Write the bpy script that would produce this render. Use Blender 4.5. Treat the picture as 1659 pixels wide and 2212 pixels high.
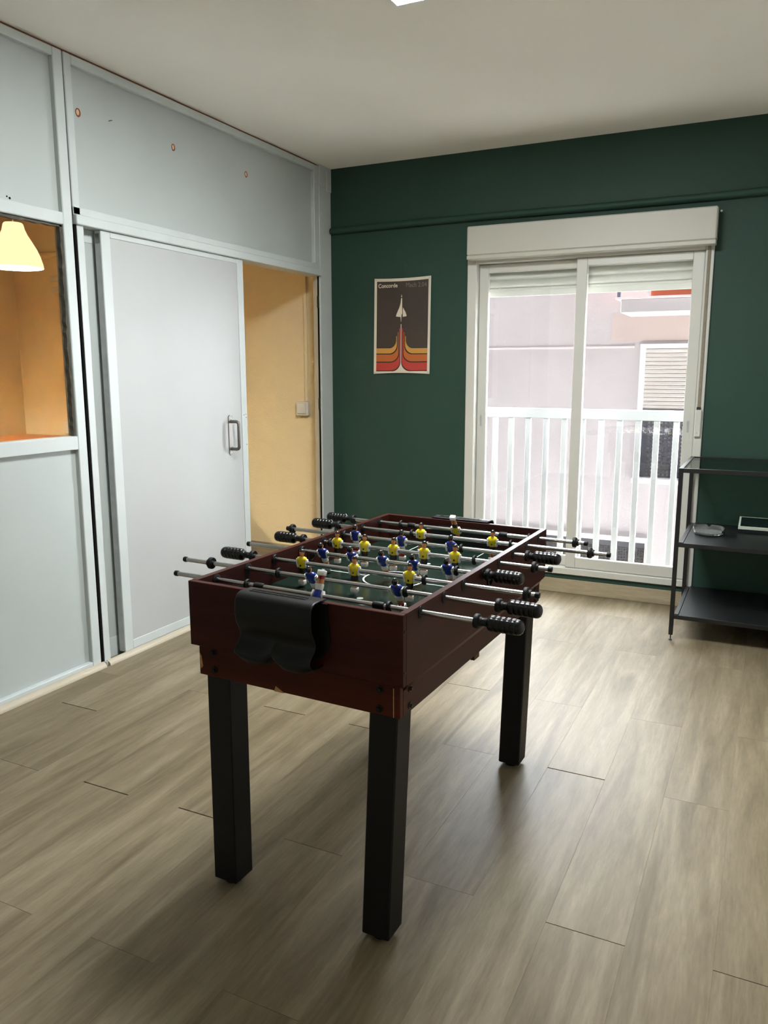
import bpy, bmesh, math, random
from mathutils import Vector, Matrix
random.seed(7)
for o in list(bpy.data.objects): bpy.data.objects.remove(o)
scn = bpy.context.scene
col = scn.collection

# ------------------------------------------------------------------ camera
cam_d = bpy.data.cameras.new('camera'); cam = bpy.data.objects.new('camera', cam_d); col.objects.link(cam)
Rv = Vector((0.899133276, 0.437674655, -0.000498516)); Uv = Vector((-0.07566905, 0.15657174, 0.98476367)); Fv = Vector((-0.43108415, 0.88539606, -0.17389729))
M = Matrix((( Rv.x, Uv.x, -Fv.x, 2.5536), (Rv.y, Uv.y, -Fv.y, -4.4939), (Rv.z, Uv.z, -Fv.z, 1.2701), (0, 0, 0, 1)))
cam.matrix_world = M
cam_d.sensor_fit = 'VERTICAL'; cam_d.sensor_height = 36.0; cam_d.lens = 1708.08 / 2212 * 36.0
cam_d.clip_start = 0.05
scn.camera = cam

# ------------------------------------------------------------------ world (overcast sky) and exposure
SKY = 34.0; PANEL = 56.0
wd = bpy.data.worlds.new('sky'); scn.world = wd; wd.use_nodes = True
bg = wd.node_tree.nodes['Background']; bg.inputs[0].default_value = (0.90, 0.95, 1.0, 1); bg.inputs[1].default_value = SKY
scn.view_settings.view_transform = 'Standard'; scn.view_settings.look = 'None'
scn.view_settings.gamma = 1.0; scn.view_settings.use_curve_mapping = False
scn.view_settings.exposure = 0.52
scn.cycles.adaptive_threshold = 0.03; scn.cycles.diffuse_bounces = 5; scn.cycles.max_bounces = 7; scn.cycles.glossy_bounces = 2; scn.cycles.transmission_bounces = 5; scn.cycles.caustics_refractive = False
scn.cycles.sample_clamp_indirect = 0.0      # keep the full strength of the daylight
wd.cycles.sampling_method = 'MANUAL'; wd.cycles.sample_map_resolution = 256

# ------------------------------------------------------------------ materials
def S(r, g, b):
    f = lambda c: (c / 255 / 12.92) if c / 255 <= 0.04045 else ((c / 255 + 0.055) / 1.055) ** 2.4
    return (f(r), f(g), f(b), 1)
def nt(name):
    m = bpy.data.materials.new(name); m.use_nodes = True
    t = m.node_tree; return m, t, t.nodes['Principled BSDF']
def mat(name, c, rough=0.5, metal=0.0, spec=0.5, var=0.0, vscale=6.0, bump=0.0, bscale=60.0, stretch=(1, 1, 1), emit=None, es=0.0, coat=0.0):
    m, t, b = nt(name)
    b.inputs['Base Color'].default_value = c; b.inputs['Roughness'].default_value = rough
    b.inputs['Metallic'].default_value = metal; b.inputs['Specular IOR Level'].default_value = spec
    b.inputs['Coat Weight'].default_value = coat; b.inputs['Coat Roughness'].default_value = 0.15
    if emit: b.inputs['Emission Color'].default_value = emit; b.inputs['Emission Strength'].default_value = es
    L = t.links
    if var or bump:
        tc = t.nodes.new('ShaderNodeTexCoord'); mp = t.nodes.new('ShaderNodeMapping'); mp.inputs['Scale'].default_value = stretch
        L.new(tc.outputs['Object'], mp.inputs[0])
    if var:
        n = t.nodes.new('ShaderNodeTexNoise'); n.inputs['Scale'].default_value = vscale; n.inputs['Detail'].default_value = 5
        L.new(mp.outputs[0], n.inputs['Vector'])
        r = t.nodes.new('ShaderNodeMapRange'); r.inputs[1].default_value = 0.3; r.inputs[2].default_value = 0.7
        r.inputs[3].default_value = 1 - var; r.inputs[4].default_value = 1 + var
        L.new(n.outputs['Fac'], r.inputs[0])
        x = t.nodes.new('ShaderNodeMix'); x.data_type = 'RGBA'; x.blend_type = 'MULTIPLY'; x.inputs[0].default_value = 1
        x.inputs[6].default_value = c; L.new(r.outputs[0], x.inputs[7]); L.new(x.outputs[2], b.inputs['Base Color'])
    if bump:
        n = t.nodes.new('ShaderNodeTexNoise'); n.inputs['Scale'].default_value = bscale; n.inputs['Detail'].default_value = 4
        L.new(mp.outputs[0], n.inputs['Vector'])
        u = t.nodes.new('ShaderNodeBump'); u.inputs['Strength'].default_value = bump; u.inputs['Distance'].default_value = 0.01
        L.new(n.outputs['Fac'], u.inputs['Height']); L.new(u.outputs[0], b.inputs['Normal'])
    return m
def wood(name, c1, c2, c3, rough=0.42, scale=1.0, axis='y', bump=0.06, rnd=0.12, spec=0.5, ring=True):
    """grain running along one axis, each object with its own offset and tone"""
    m, t, b = nt(name); L = t.links; N = t.nodes.new
    tc = N('ShaderNodeTexCoord'); oi = N('ShaderNodeObjectInfo'); mp = N('ShaderNodeMapping')
    s = {'y': (9, 0.9, 9), 'x': (0.9, 9, 9), 'z': (9, 9, 0.9)}[axis]
    mp.inputs['Scale'].default_value = tuple(k * scale for k in s)
    sc = N('ShaderNodeVectorMath'); sc.operation = 'SCALE'; sc.inputs[0].default_value = (37, 53, 29); L.new(oi.outputs['Random'], sc.inputs['Scale'])
    L.new(sc.outputs[0], mp.inputs['Location']); L.new(tc.outputs['Object'], mp.inputs[0])
    n1 = N('ShaderNodeTexNoise'); n1.inputs['Scale'].default_value = 1.3; n1.inputs['Detail'].default_value = 6; n1.inputs['Distortion'].default_value = 1.2 if ring else 0.2
    n2 = N('ShaderNodeTexNoise'); n2.inputs['Scale'].default_value = 13; n2.inputs['Detail'].default_value = 8; n2.inputs['Roughness'].default_value = 0.75
    L.new(mp.outputs[0], n1.inputs['Vector']); L.new(mp.outputs[0], n2.inputs['Vector'])
    cr = N('ShaderNodeValToRGB'); e = cr.color_ramp.elements; e[0].position = 0.3; e[0].color = c1; e[1].position = 0.72; e[1].color = c3
    k = cr.color_ramp.elements.new(0.5); k.color = c2
    L.new(n1.outputs['Fac'], cr.inputs[0])
    r = N('ShaderNodeMapRange'); r.inputs[1].default_value = 0.3; r.inputs[2].default_value = 0.7; r.inputs[3].default_value = 0.80; r.inputs[4].default_value = 1.17
    L.new(n2.outputs['Fac'], r.inputs[0])
    r2 = N('ShaderNodeMapRange'); r2.inputs[3].default_value = 1 - rnd; r2.inputs[4].default_value = 1 + rnd; L.new(oi.outputs['Random'], r2.inputs[0])
    mm = N('ShaderNodeMath'); mm.operation = 'MULTIPLY'; L.new(r.outputs[0], mm.inputs[0]); L.new(r2.outputs[0], mm.inputs[1])
    x = N('ShaderNodeMix'); x.data_type = 'RGBA'; x.blend_type = 'MULTIPLY'; x.inputs[0].default_value = 1
    L.new(cr.outputs[0], x.inputs[6]); L.new(mm.outputs[0], x.inputs[7]); L.new(x.outputs[2], b.inputs['Base Color'])
    b.inputs['Roughness'].default_value = rough; b.inputs['Specular IOR Level'].default_value = spec
    bp = N('ShaderNodeBump'); bp.inputs['Strength'].default_value = bump; bp.inputs['Distance'].default_value = 0.004
    L.new(n2.outputs['Fac'], bp.inputs['Height']); L.new(bp.outputs[0], b.inputs['Normal'])
    return m
def glass(name, tint=(1, 1, 1, 1), refl=0.06, rough=0.02):
    m = bpy.data.materials.new(name); m.use_nodes = True; t = m.node_tree; t.nodes.clear(); N = t.nodes.new
    o = N('ShaderNodeOutputMaterial'); a = N('ShaderNodeBsdfTransparent'); a.inputs[0].default_value = tint
    g = N('ShaderNodeBsdfGlossy'); g.inputs['Roughness'].default_value = rough
    x = N('ShaderNodeMixShader'); f = N('ShaderNodeLayerWeight'); f.inputs['Blend'].default_value = 0.25
    mr = N('ShaderNodeMapRange'); mr.inputs[3].default_value = refl; mr.inputs[4].default_value = 0.7
    t.links.new(f.outputs['Fresnel'], mr.inputs[0]); t.links.new(mr.outputs[0], x.inputs[0])
    t.links.new(a.outputs[0], x.inputs[1]); t.links.new(g.outputs[0], x.inputs[2]); t.links.new(x.outputs[0], o.inputs[0])
    return m
def emis(name, c, s):
    m = bpy.data.materials.new(name); m.use_nodes = True; t = m.node_tree; t.nodes.clear()
    o = t.nodes.new('ShaderNodeOutputMaterial'); e = t.nodes.new('ShaderNodeEmission'); e.inputs[0].default_value = c; e.inputs[1].default_value = s
    t.links.new(e.outputs[0], o.inputs[0]); return m

MT = {}
MT['plank'] = wood('floor_oak', S(97, 86, 65), S(115, 103, 81), S(131, 120, 98), rough=0.44, bump=0.10, rnd=0.05, spec=0.16)
MT['slab'] = mat('dark_underlay', S(40, 34, 28), 0.9)
MT['base_wood'] = wood('baseboard_oak', S(138, 124, 100), S(160, 146, 120), S(176, 164, 138), rough=0.4, axis='x', rnd=0.0)
MT['cream_trim'] = mat('cream_moulding', S(172, 162, 142), 0.5, var=0.05)
MT['ceil'] = mat('ceiling_paint', S(244, 242, 235), 0.85, spec=0.2, var=0.015, vscale=1.5, bump=0.05, bscale=30)
MT['green'] = mat('green_paint', S(38, 64, 53), 0.6, spec=0.3, var=0.06, vscale=2.5, bump=0.12, bscale=45)
MT['white_wall'] = mat('white_plaster', S(228, 226, 220), 0.8, spec=0.2, var=0.02, vscale=2)
MT['beige'] = mat('beige_plaster', S(216, 200, 164), 0.8, spec=0.2, var=0.03, vscale=1.6, bump=0.25, bscale=80)
MT['part'] = mat('partition_paint', S(168, 174, 171), 0.42, spec=0.4, var=0.025, vscale=3, bump=0.03, bscale=25)
MT['frame'] = mat('partition_frame_paint', S(184, 190, 188), 0.38, spec=0.45, var=0.03, vscale=8, bump=0.04, bscale=30)
MT['door'] = mat('door_paint', S(168, 169, 167), 0.42, spec=0.4, var=0.03, vscale=2.2, bump=0.03, bscale=12)
MT['alu'] = mat('worn_aluminium', S(170, 172, 172), 0.45, metal=0.4, var=0.12, vscale=20)
MT['steel'] = mat('brushed_steel', S(128, 124, 118), 0.45, metal=1.0, var=0.05, vscale=40)
MT['black_gap'] = mat('gap_shade_black', S(13, 11, 10), 0.9, spec=0.1, var=0.3, vscale=30)
MT['gasket'] = mat('old_gasket', S(70, 66, 56), 0.8, var=0.5, vscale=25, bump=0.4, bscale=60)
MT['raw_hole'] = mat('raw_wood_hole', S(205, 165, 130), 0.8)
MT['raw_rim'] = mat('brown_rim', S(120, 66, 40), 0.8)
MT['pvc'] = mat('white_pvc', S(196, 195, 187), 0.35, spec=0.45, var=0.015, vscale=3)
MT['pvc_box'] = mat('shutter_box_pvc', S(182, 180, 169), 0.45, spec=0.4, var=0.02, vscale=2)
MT['slat'] = mat('shutter_slat_pvc', S(200, 201, 190), 0.4)
MT['strap'] = mat('grey_webbing', S(132, 122, 106), 0.9, var=0.1, vscale=60)
MT['dark_line'] = mat('dark_plastic', S(24, 24, 26), 0.5)
MT['glass'] = glass('window_glass')
MT['sill'] = mat('grey_stone_sill', S(104, 100, 96), 0.9, var=0.1, vscale=20)
MT['rail'] = mat('railing_white', S(156, 158, 157), 0.45, var=0.03, vscale=5)
MT['facade'] = mat('blocker_dark', S(49, 47, 46), 0.95, spec=0.05, var=0.1)
MT['stucco'] = mat('pinkish_stucco', S(176, 169, 169), 0.9, spec=0.1, var=0.05, vscale=1.1, bump=0.2, bscale=40)
MT['patch_tan'] = mat('tan_patch_colour', S(180, 164, 157), 0.9, spec=0.1, var=0.05, vscale=2)
MT['band'] = mat('light_joint', S(198, 190, 189), 0.9)
MT['bframe'] = mat('white_window_frame', S(214, 214, 216), 0.5)
MT['bshut'] = mat('cream_shutter', S(186, 178, 172), 0.6, var=0.04, vscale=4)
MT['bgrille'] = mat('dark_grille', S(62, 62, 70), 0.6)
MT['bback'] = mat('pale_blind', S(190, 188, 188), 0.8)
MT['mesh_dark'] = mat('grey_mesh', S(112, 108, 110), 0.8, var=0.15, vscale=30)
MT['orange'] = mat('orange_awning', S(205, 100, 66), 0.8, var=0.1, vscale=4)
MT['slate'] = mat('slate_rail', S(84, 88, 102), 0.6)
MT['bounce_ground'] = mat('pale_bounce_ground', S(226, 224, 220), 0.95, spec=0.1, var=0.1)
MT['mahog'] = wood('mahogany_laminate', S(46, 17, 13), S(56, 22, 16), S(66, 28, 20), rough=0.42, axis='x', bump=0.02, rnd=0.0, spec=0.15)
MT['mahog_side'] = wood('mahogany_laminate_side', S(46, 17, 13), S(56, 22, 16), S(66, 28, 20), rough=0.42, axis='y', bump=0.02, rnd=0.0, spec=0.2)
MT['mahog_low'] = wood('mahogany_lower', S(56, 21, 12), S(68, 27, 15), S(78, 34, 20), rough=0.42, axis='x', bump=0.02, rnd=0.0, spec=0.15)
MT['chip'] = mat('raw_chipboard', S(176, 132, 88), 0.85, var=0.2, vscale=80)
MT['leg'] = mat('black_leg_laminate', S(13, 13, 14), 0.5, spec=0.3, var=0.15, vscale=30)
MT['rubber'] = mat('black_rubber', S(11, 11, 11), 0.55, spec=0.3)
MT['grip'] = mat('black_grip_plastic', S(9, 9, 10), 0.3, spec=0.4)
MT['hood'] = mat('black_moulded_plastic', S(14, 15, 15), 0.42, spec=0.3, bump=0.02, bscale=300)
MT['darksteel'] = mat('dark_steel', S(70, 64, 58), 0.4, metal=0.8)
MT['chrome'] = mat('chrome_rod', S(205, 205, 205), 0.22, metal=1.0)
MT['field'] = mat('dark_green_pitch', S(20, 34, 28), 0.18, spec=0.4, var=0.05)
MT['line'] = mat('white_pitch_line', S(205, 210, 205), 0.4)
MT['yellow'] = mat('yellow_shirt', S(222, 200, 20), 0.3, spec=0.6)
MT['blue'] = mat('blue_shirt', S(28, 48, 140), 0.25, spec=0.6)
MT['skin'] = mat('figure_skin', S(206, 132, 76), 0.4)
MT['hair'] = mat('figure_hair', S(14, 14, 14), 0.22, spec=0.7)
MT['fwhite'] = mat('figure_white', S(226, 226, 222), 0.35)
MT['red'] = mat('figure_red', S(160, 30, 34), 0.4)
MT['fblack'] = mat('figure_black', S(16, 16, 18), 0.4)
MT['blackmetal'] = mat('black_metal', S(20, 21, 22), 0.4, spec=0.5)
MT['shelfboard'] = mat('black_shelf_board', S(22, 23, 24), 0.36, spec=0.55, var=0.06)
MT['clear'] = glass('clear_glass', (0.86, 0.92, 0.9, 1), 0.05)
MT['screen'] = mat('device_screen', S(24, 34, 34), 0.2)
MT['dwhite'] = mat('device_white', S(225, 225, 215), 0.4)
MT['dblack'] = mat('device_base', S(18, 22, 26), 0.5)
MT['lampframe'] = mat('panel_frame', S(240, 240, 240), 0.4)
MT['panel'] = emis('led_panel', (0.95, 0.99, 1.0, 1), PANEL)
MT['desk'] = wood('orange_desk', S(200, 128, 78), S(214, 142, 90), S(226, 156, 102), rough=0.4, axis='x', rnd=0)
MT['shade'] = mat('white_lamp_shade', S(250, 240, 205), 0.5, emit=(1.0, 0.84, 0.46, 1), es=0.9)
MT['bulb'] = emis('bulb_glow', (1.0, 0.86, 0.6, 1), 12)
MT['cord'] = mat('white_cord', S(235, 230, 215), 0.5)
MT['paper'] = mat('poster_paper', S(204, 193, 176), 0.6)
MT['p_dark'] = mat('poster_dark_print', S(57, 47, 40), 0.6)
MT['p_line'] = mat('poster_line_print', S(40, 22, 18), 0.6)
MT['p_yel'] = mat('poster_yellow_print', S(186, 137, 60), 0.6)
MT['p_org'] = mat('poster_orange_print', S(172, 92, 36), 0.6)
MT['p_red'] = mat('poster_red_print', S(170, 52, 44), 0.6)
MT['p_cream'] = mat('poster_cream_print', S(204, 193, 175), 0.6)
MT['p_grey'] = mat('poster_grey_print', S(118, 107, 98), 0.6)

# ------------------------------------------------------------------ mesh helpers
WM = {}
class MB:
    def __init__(s): s.v = []; s.f = []; s.m = []
    def add(s, vs, fs, mi=0):
        k = len(s.v); s.v += [Vector(p) for p in vs]; s.f += [tuple(i + k for i in f) for f in fs]; s.m += [mi] * len(fs); return s
    def bm(s, b, mi=0):
        b.verts.index_update(); s.add([v.co.copy() for v in b.verts], [[v.index for v in f.verts] for f in b.faces], mi); b.free(); return s
    def box(s, x0, x1, y0, y1, z0, z1, mi=0, bev=0.0, seg=1):
        if bev:
            b = bmesh.new(); bmesh.ops.create_cube(b, size=1)
            for v in b.verts: v.co = Vector(((x0 + x1) / 2 + v.co.x * (x1 - x0), (y0 + y1) / 2 + v.co.y * (y1 - y0), (z0 + z1) / 2 + v.co.z * (z1 - z0)))
            bmesh.ops.bevel(b, geom=b.edges[:], offset=bev, segments=seg, affect='EDGES', profile=0.5); return s.bm(b, mi)
        return s.add([(x, y, z) for x in (x0, x1) for y in (y0, y1) for z in (z0, z1)],
                     [(0, 1, 3, 2), (4, 6, 7, 5), (0, 4, 5, 1), (2, 3, 7, 6), (0, 2, 6, 4), (1, 5, 7, 3)], mi)
    def cyl(s, p0, p1, r0, r1=None, n=16, mi=0):
        r1 = r0 if r1 is None else r1
        p0 = Vector(p0); p1 = Vector(p1); d = (p1 - p0).normalized(); a = d.orthogonal().normalized(); c = d.cross(a)
        vs = []
        for p, r in ((p0, r0), (p1, r1)):
            vs += [p + (a * math.cos(2 * math.pi * i / n) + c * math.sin(2 * math.pi * i / n)) * r for i in range(n)]
        fs = [(i, (i + 1) % n, n + (i + 1) % n, n + i) for i in range(n)] + [tuple(range(n - 1, -1, -1)), tuple(range(n, 2 * n))]
        return s.add(vs, fs, mi)
    def lathe(s, prof, n=24, origin=(0, 0, 0), axis='z', mi=0, closed=False, rmod=None):
        vs = []; o = Vector(origin)
        for k, (r, h) in enumerate(prof):
            for i in range(n):
                a = 2 * math.pi * i / n; rr = r * (rmod(k, a) if rmod else 1)
                x, y = rr * math.cos(a), rr * math.sin(a)
                vs.append(o + (Vector((x, y, h)) if axis == 'z' else Vector((h, x, y))))
        fs = []; P = len(prof)
        for k in range(P if closed else P - 1):
            q = (k + 1) % P
            fs += [(k * n + i, k * n + (i + 1) % n, q * n + (i + 1) % n, q * n + i) for i in range(n)]
        if not closed:
            if prof[0][0] > 1e-6: fs.append(tuple(range(n - 1, -1, -1)))
            if prof[-1][0] > 1e-6: fs.append(tuple((P - 1) * n + i for i in range(n)))
        return s.add(vs, fs, mi)
    def tube(s, path, r, n=10, mi=0):
        P = [Vector(p) for p in path]; vs = []; prev = None
        for k, p in enumerate(P):
            d = ((P[min(k + 1, len(P) - 1)] - p).normalized() + (p - P[max(k - 1, 0)]).normalized()).normalized()
            a = d.orthogonal().normalized() if prev is None else (prev - d * prev.dot(d)).normalized()
            prev = a; c = d.cross(a)
            vs += [p + (a * math.cos(2 * math.pi * i / n) + c * math.sin(2 * math.pi * i / n)) * r for i in range(n)]
        fs = [(k * n + i, k * n + (i + 1) % n, (k + 1) * n + (i + 1) % n, (k + 1) * n + i) for k in range(len(P) - 1) for i in range(n)]
        fs += [tuple(range(n - 1, -1, -1)), tuple((len(P) - 1) * n + i for i in range(n))]
        return s.add(vs, fs, mi)
    def prism(s, outer, holes, fn0, fn1, mi=0):
        """2-D outline with holes, extruded between two mappings (x,y)->Vector"""
        b = bmesh.new(); loops = [outer] + holes
        for lp in loops:
            vv = [b.verts.new((x, y, 0)) for x, y in lp]
            for i in range(len(vv)): b.edges.new((vv[i], vv[(i + 1) % len(vv)]))
        bmesh.ops.triangle_fill(b, edges=b.edges[:], use_beauty=True, use_dissolve=False)
        b.verts.index_update(); n = len(b.verts); pts = [(v.co.x, v.co.y) for v in b.verts]; tri = [[v.index for v in f.verts] for f in b.faces]; b.free()
        vs = [fn0(*p) for p in pts] + [fn1(*p) for p in pts]
        fs = [tuple(t) for t in tri] + [tuple(i + n for i in reversed(t)) for t in tri]
        k = 0
        for lp in loops:
            m = len(lp); fs += [(k + i, k + (i + 1) % m, n + k + (i + 1) % m, n + k + i) for i in range(m)]; k += m
        return s.add(vs, fs, mi)
    def build(s, name, mats, parent=None, xf=None, smooth=None, origin='center', fix=True):
        if not isinstance(mats, (list, tuple)): mats = [mats]
        vs = [xf(v) for v in s.v] if xf else s.v
        W = WM[parent.name] if parent else Matrix()
        inv = W.inverted(); vs = [inv @ v for v in vs]
        lo = Vector([min(v[i] for v in vs) for i in range(3)]); hi = Vector([max(v[i] for v in vs) for i in range(3)])
        o = (lo + hi) / 2
        if origin == 'base': o.z = lo.z
        if origin == 'zero': o = Vector((0, 0, 0))
        me = bpy.data.meshes.new(name); me.from_pydata([v - o for v in vs], [], s.f); me.update()
        for m in mats: me.materials.append(MT[m] if isinstance(m, str) else m)
        for p, mi in zip(me.polygons, s.m): p.material_index = mi
        if fix:
            b = bmesh.new(); b.from_mesh(me); bmesh.ops.recalc_face_normals(b, faces=b.faces[:]); b.to_mesh(me); b.free()
        if smooth: finish_smooth(me, smooth)
        return link(name, me, parent, o)
def finish_smooth(me, ang):
    for p in me.polygons: p.use_smooth = True
    me.set_sharp_from_angle(angle=math.radians(ang))
def link(name, data, parent=None, loc=(0, 0, 0), rot=(0, 0, 0)):
    ob = bpy.data.objects.new(name, data); col.objects.link(ob)
    ob.parent = parent; ob.location = loc; ob.rotation_euler = rot
    W = WM[parent.name] if parent else Matrix()
    from mathutils import Euler
    WM[ob.name] = W @ Matrix.Translation(Vector(loc)) @ Euler(rot).to_matrix().to_4x4()
    return ob
def thing(name, label, cat, loc=(0, 0, 0), rot=(0, 0, 0), group=None):
    o = link(name, None, None, loc, rot); o.empty_display_size = 0.1
    return tag(o, label, cat, group)
def tag(o, label, cat, group=None):
    o['label'] = label; o['category'] = cat
    if group: o['group'] = group
    return o
def struct(o, label=None):
    o['kind'] = 'structure'
    if label: o['label'] = label
    return o
def sempty(name, loc=(0, 0, 0)): return struct(link(name, None, None, loc))
def rect(x0, x1, y0, y1): return [(x0, y0), (x1, y0), (x1, y1), (x0, y1)]
def circ(cx, cy, r, n=24): return [(cx + r * math.cos(2 * math.pi * i / n), cy + r * math.sin(2 * math.pi * i / n)) for i in range(n)]
def B(name, m, parent, *a, **k):
    bev = k.pop('bev', 0.0); return MB().box(*a, bev=bev).build(name, m, parent, **k)

# ================================================================== room shell
XR, YR, H = 3.4, -5.4, 2.5
floor = struct(B('floor', 'slab', None, -2.85, XR, YR, 0, -0.06, -0.009), 'pale grey oak laminate floor of wide planks')
edges = [0.0, 0.1445, 0.327, 0.507, 0.692, 0.876, 1.061, 1.246, 1.4295, 1.613, 1.799, 1.984, 2.1675, 2.348, 2.531]
while edges[-1] < XR - 0.01: edges.append(min(edges[-1] + 0.1836, XR))
refs = [-2.12, -2.424, -2.847, -2.109, -2.834, -2.108, -2.822, -2.104, -2.819, -0.863, -1.584, -2.106, -1.600, -2.130, -2.828, -2.2, -1.55, -2.8, -2.1, -1.2, -2.6, -1.6, -2.3, -2.9]
dark = {(1, -2.424): .004, (4, -2.834): .004, (6, -2.822): .004, (5, -2.108): .004, (7, -2.104): .004, (8, -1.583): .003, (11, -2.106): .0045, (12, -2.836): .002, (14, -2.828): .002, (2, -2.847): .0012, (8, -2.819): .0015}
PL = 1.236; pcache = {}
def plank(x0, x1, y0, y1):
    key = (round(x1 - x0, 4), round(y1 - y0, 4))
    if key not in pcache:
        w, l = key; c = 0.0003
        me = bpy.data.meshes.new('plank')
        a, b2 = w / 2 - 0.00005, l / 2
        vs = [(-a, -b2, -0.0085), (a, -b2, -0.0085), (a, b2, -0.0085), (-a, b2, -0.0085), (-a, -b2, -c), (a, -b2, -c), (a, b2, -c), (-a, b2, -c), (-a + c, -b2 + c, 0), (a - c, -b2 + c, 0), (a - c, b2 - c, 0), (-a + c, b2 - c, 0)]
        fs = [(3, 2, 1, 0), (0, 1, 5, 4), (1, 2, 6, 5), (2, 3, 7, 6), (3, 0, 4, 7), (4, 5, 9, 8), (5, 6, 10, 9), (6, 7, 11, 10), (7, 4, 8, 11), (8, 9, 10, 11)]
        me.from_pydata(vs, [], fs); me.materials.append(MT['plank']); pcache[key] = me
    return link('plank', pcache[key], floor, Vector(((x0 + x1) / 2, (y0 + y1) / 2, 0)) - floor.location)
for i in range(len(edges) - 1):
    ends = [refs[i] + k * PL for k in range(-6, 6)]
    ends = sorted([e for e in ends if YR + 0.02 < e < -0.02]); ys = [YR] + ends + [0.0]
    def gap(y):
        if y in (YR, 0.0): return 0
        for (c, yy), g in dark.items():
            if c == i and abs(yy - y) < 0.02: return g / 2
        return 0.0003
    for a, b2 in zip(ys, ys[1:]): plank(edges[i], edges[i + 1], a + gap(a), b2 - gap(b2))
adj_floor = struct(B('floor_adjacent', 'plank', None, -2.85, -0.002, YR, 0, -0.0088, 0.0), 'oak laminate floor of the room behind the partition')

ceiling = struct(B('ceiling', 'ceil', None, -2.95, XR + .1, YR - .1, 0.2, H, H + 0.12), 'plain off-white ceiling')

# green wall with the balcony-door opening
mb = MB().prism(rect(-0.05, XR, -0.06, H), [rect(0.93, 2.215, 0.125, 1.92)], lambda x, z: Vector((x, 0, z)), lambda x, z: Vector((x, 0.2, z)))
wall_back = struct(mb.build('wall_back', 'green', None), 'dark green painted wall around the balcony window')
struct(B('wall_adjacent_back', 'beige', None, -2.95, -0.05, 0, 0.2, -0.06, H), 'beige plaster wall behind the sliding door')
struct(B('wall_adjacent_left', 'beige', None, -2.95, -2.85, YR, 0, -0.06, H), 'beige plaster far wall of the adjoining room')
struct(B('wall_right', 'white_wall', None, XR, XR + .1, YR, 0.2, -0.06, H), 'white right wall')  # unseen right and rear walls, kept close and white for bounce light
struct(B('wall_rear', 'white_wall', None, -2.95, XR + .1, YR - .1, YR, -0.06, H), 'white rear wall')
# unseen street front of the own house, made very tall and dark to block sky light
mb = MB().prism(rect(-40, 42, -3.2, 40), [rect(0.93, 2.215, 0.125, 1.92)], lambda x, z: Vector((x, 0.2005, z)), lambda x, z: Vector((x, 0.23, z)))
struct(mb.build('wall_sky_blocker', 'facade', None), 'unseen outer street wall, made tall and dark to block sky light')
struct(B('ground', 'bounce_ground', None, -40, 42, 0.2, 14, -3.4, -3.2), 'unseen street far below, coloured pale to bounce light up')  # out of view, pale so that it throws light up to the ceiling

bb = struct(B('baseboard_back', 'base_wood', None, 0.0, XR, -0.012, 0.0, 0.0, 0.082, bev=0.002), 'oak laminate baseboard under the green wall')
struct(B('baseboard_adjacent', 'base_wood', None, -2.85, -0.06, -0.012, 0.0, 0.0, 0.105), 'oak baseboard of the adjoining room')

# painted pipe under the ceiling
pts = [(x, -0.017 - 0.0012 * math.sin(x * 3), 2.131 + 0.012 * x / 2.4 + 0.004 * math.sin(x * 2.3)) for x in [0.008 + 3.387 * i / 40 for i in range(41)]]
tag(MB().tube(pts, 0.0195, 14).build('wall_pipe', 'green', None, smooth=60), 'green painted pipe running along the top of the green wall', 'pipe', 'painted wall pipes')
tag(MB().tube([(-2.84, -0.012, 2.147), (-1.4, -0.012, 2.147), (-0.08, -0.012, 2.147)], 0.02, 12).build('wall_pipe', 'beige', None, smooth=60), 'beige painted pipe high on the wall seen through the partition window', 'pipe', 'painted wall pipes')

# ================================================================== partition (left)
PX0 = -0.055
wl = sempty('wall_left', (0, -1.6, 0)); wl['label'] = 'white painted partition of framed panels'
def pbox(name, m, y0, y1, z0, z1, x0=PX0, x1=0.0, bev=0.003, parent=None): return B(name, m, parent or wl, x0, x1, y0, y1, z0, z1, bev=bev)
# left bay
pbox('post', 'frame', -2.12, -2.073, 0.0, 2.488)
pbox('rail', 'frame', -3.25, -2.12, 2.455, 2.488)
pbox('rail', 'frame', -3.25, -2.12, 1.842, 1.889)
pbox('rail', 'frame', -3.25, -2.12, 0.957, 1.013)
pbox('rail', 'frame', -3.25, -2.12, 0.0, 0.038)
pbox('panel', 'part', -3.25, -2.12, 1.889, 2.455, -0.035, -0.022, 0)
pbox('panel', 'part', -3.25, -2.12, 0.038, 0.957, -0.035, -0.022, 0)
pbox('post', 'frame', -3.30, -3.25, 0.0, 2.488)
for k, (ya, yb) in enumerate([(-4.55, -3.30), (-5.4, -4.60)]):
    pbox('panel', 'part', ya, yb, 0.0, 2.488, -0.035, -0.022, 0)
    if k == 0: pbox('post', 'frame', -4.60, -4.55, 0.0, 2.488)
# ragged black gasket round the window
mb = MB()
def gasket_strip(p0, p1, w, d, axis):
    n = 40; vs = []; fs = []
    for i in range(n + 1):
        t = i / n; q = p0 + (p1 - p0) * t; ww = w * (0.7 + 0.6 * random.random())
        for (a, b2) in ((0, 0), (ww, 0), (ww, 1), (0, 1)):
            v = Vector((-0.012 - d * b2, 0, 0))
            if axis == 'z': v.y = q.y - a; v.z = q.z
            else: v.y = q.y; v.z = q.z - a
            vs.append(v)
    for i in range(n):
        for k in range(4): fs.append((i * 4 + k, i * 4 + (k + 1) % 4, i * 4 + 4 + (k + 1) % 4, i * 4 + 4 + k))
    mb.add(vs, fs)
gasket_strip(Vector((0, -2.1195, 1.013)), Vector((0, -2.1195, 1.842)), 0.011, 0.02, 'z')
gasket_strip(Vector((0, -3.25, 1.8425)), Vector((0, -2.12, 1.8425)), 0.011, 0.02, 'y')
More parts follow.
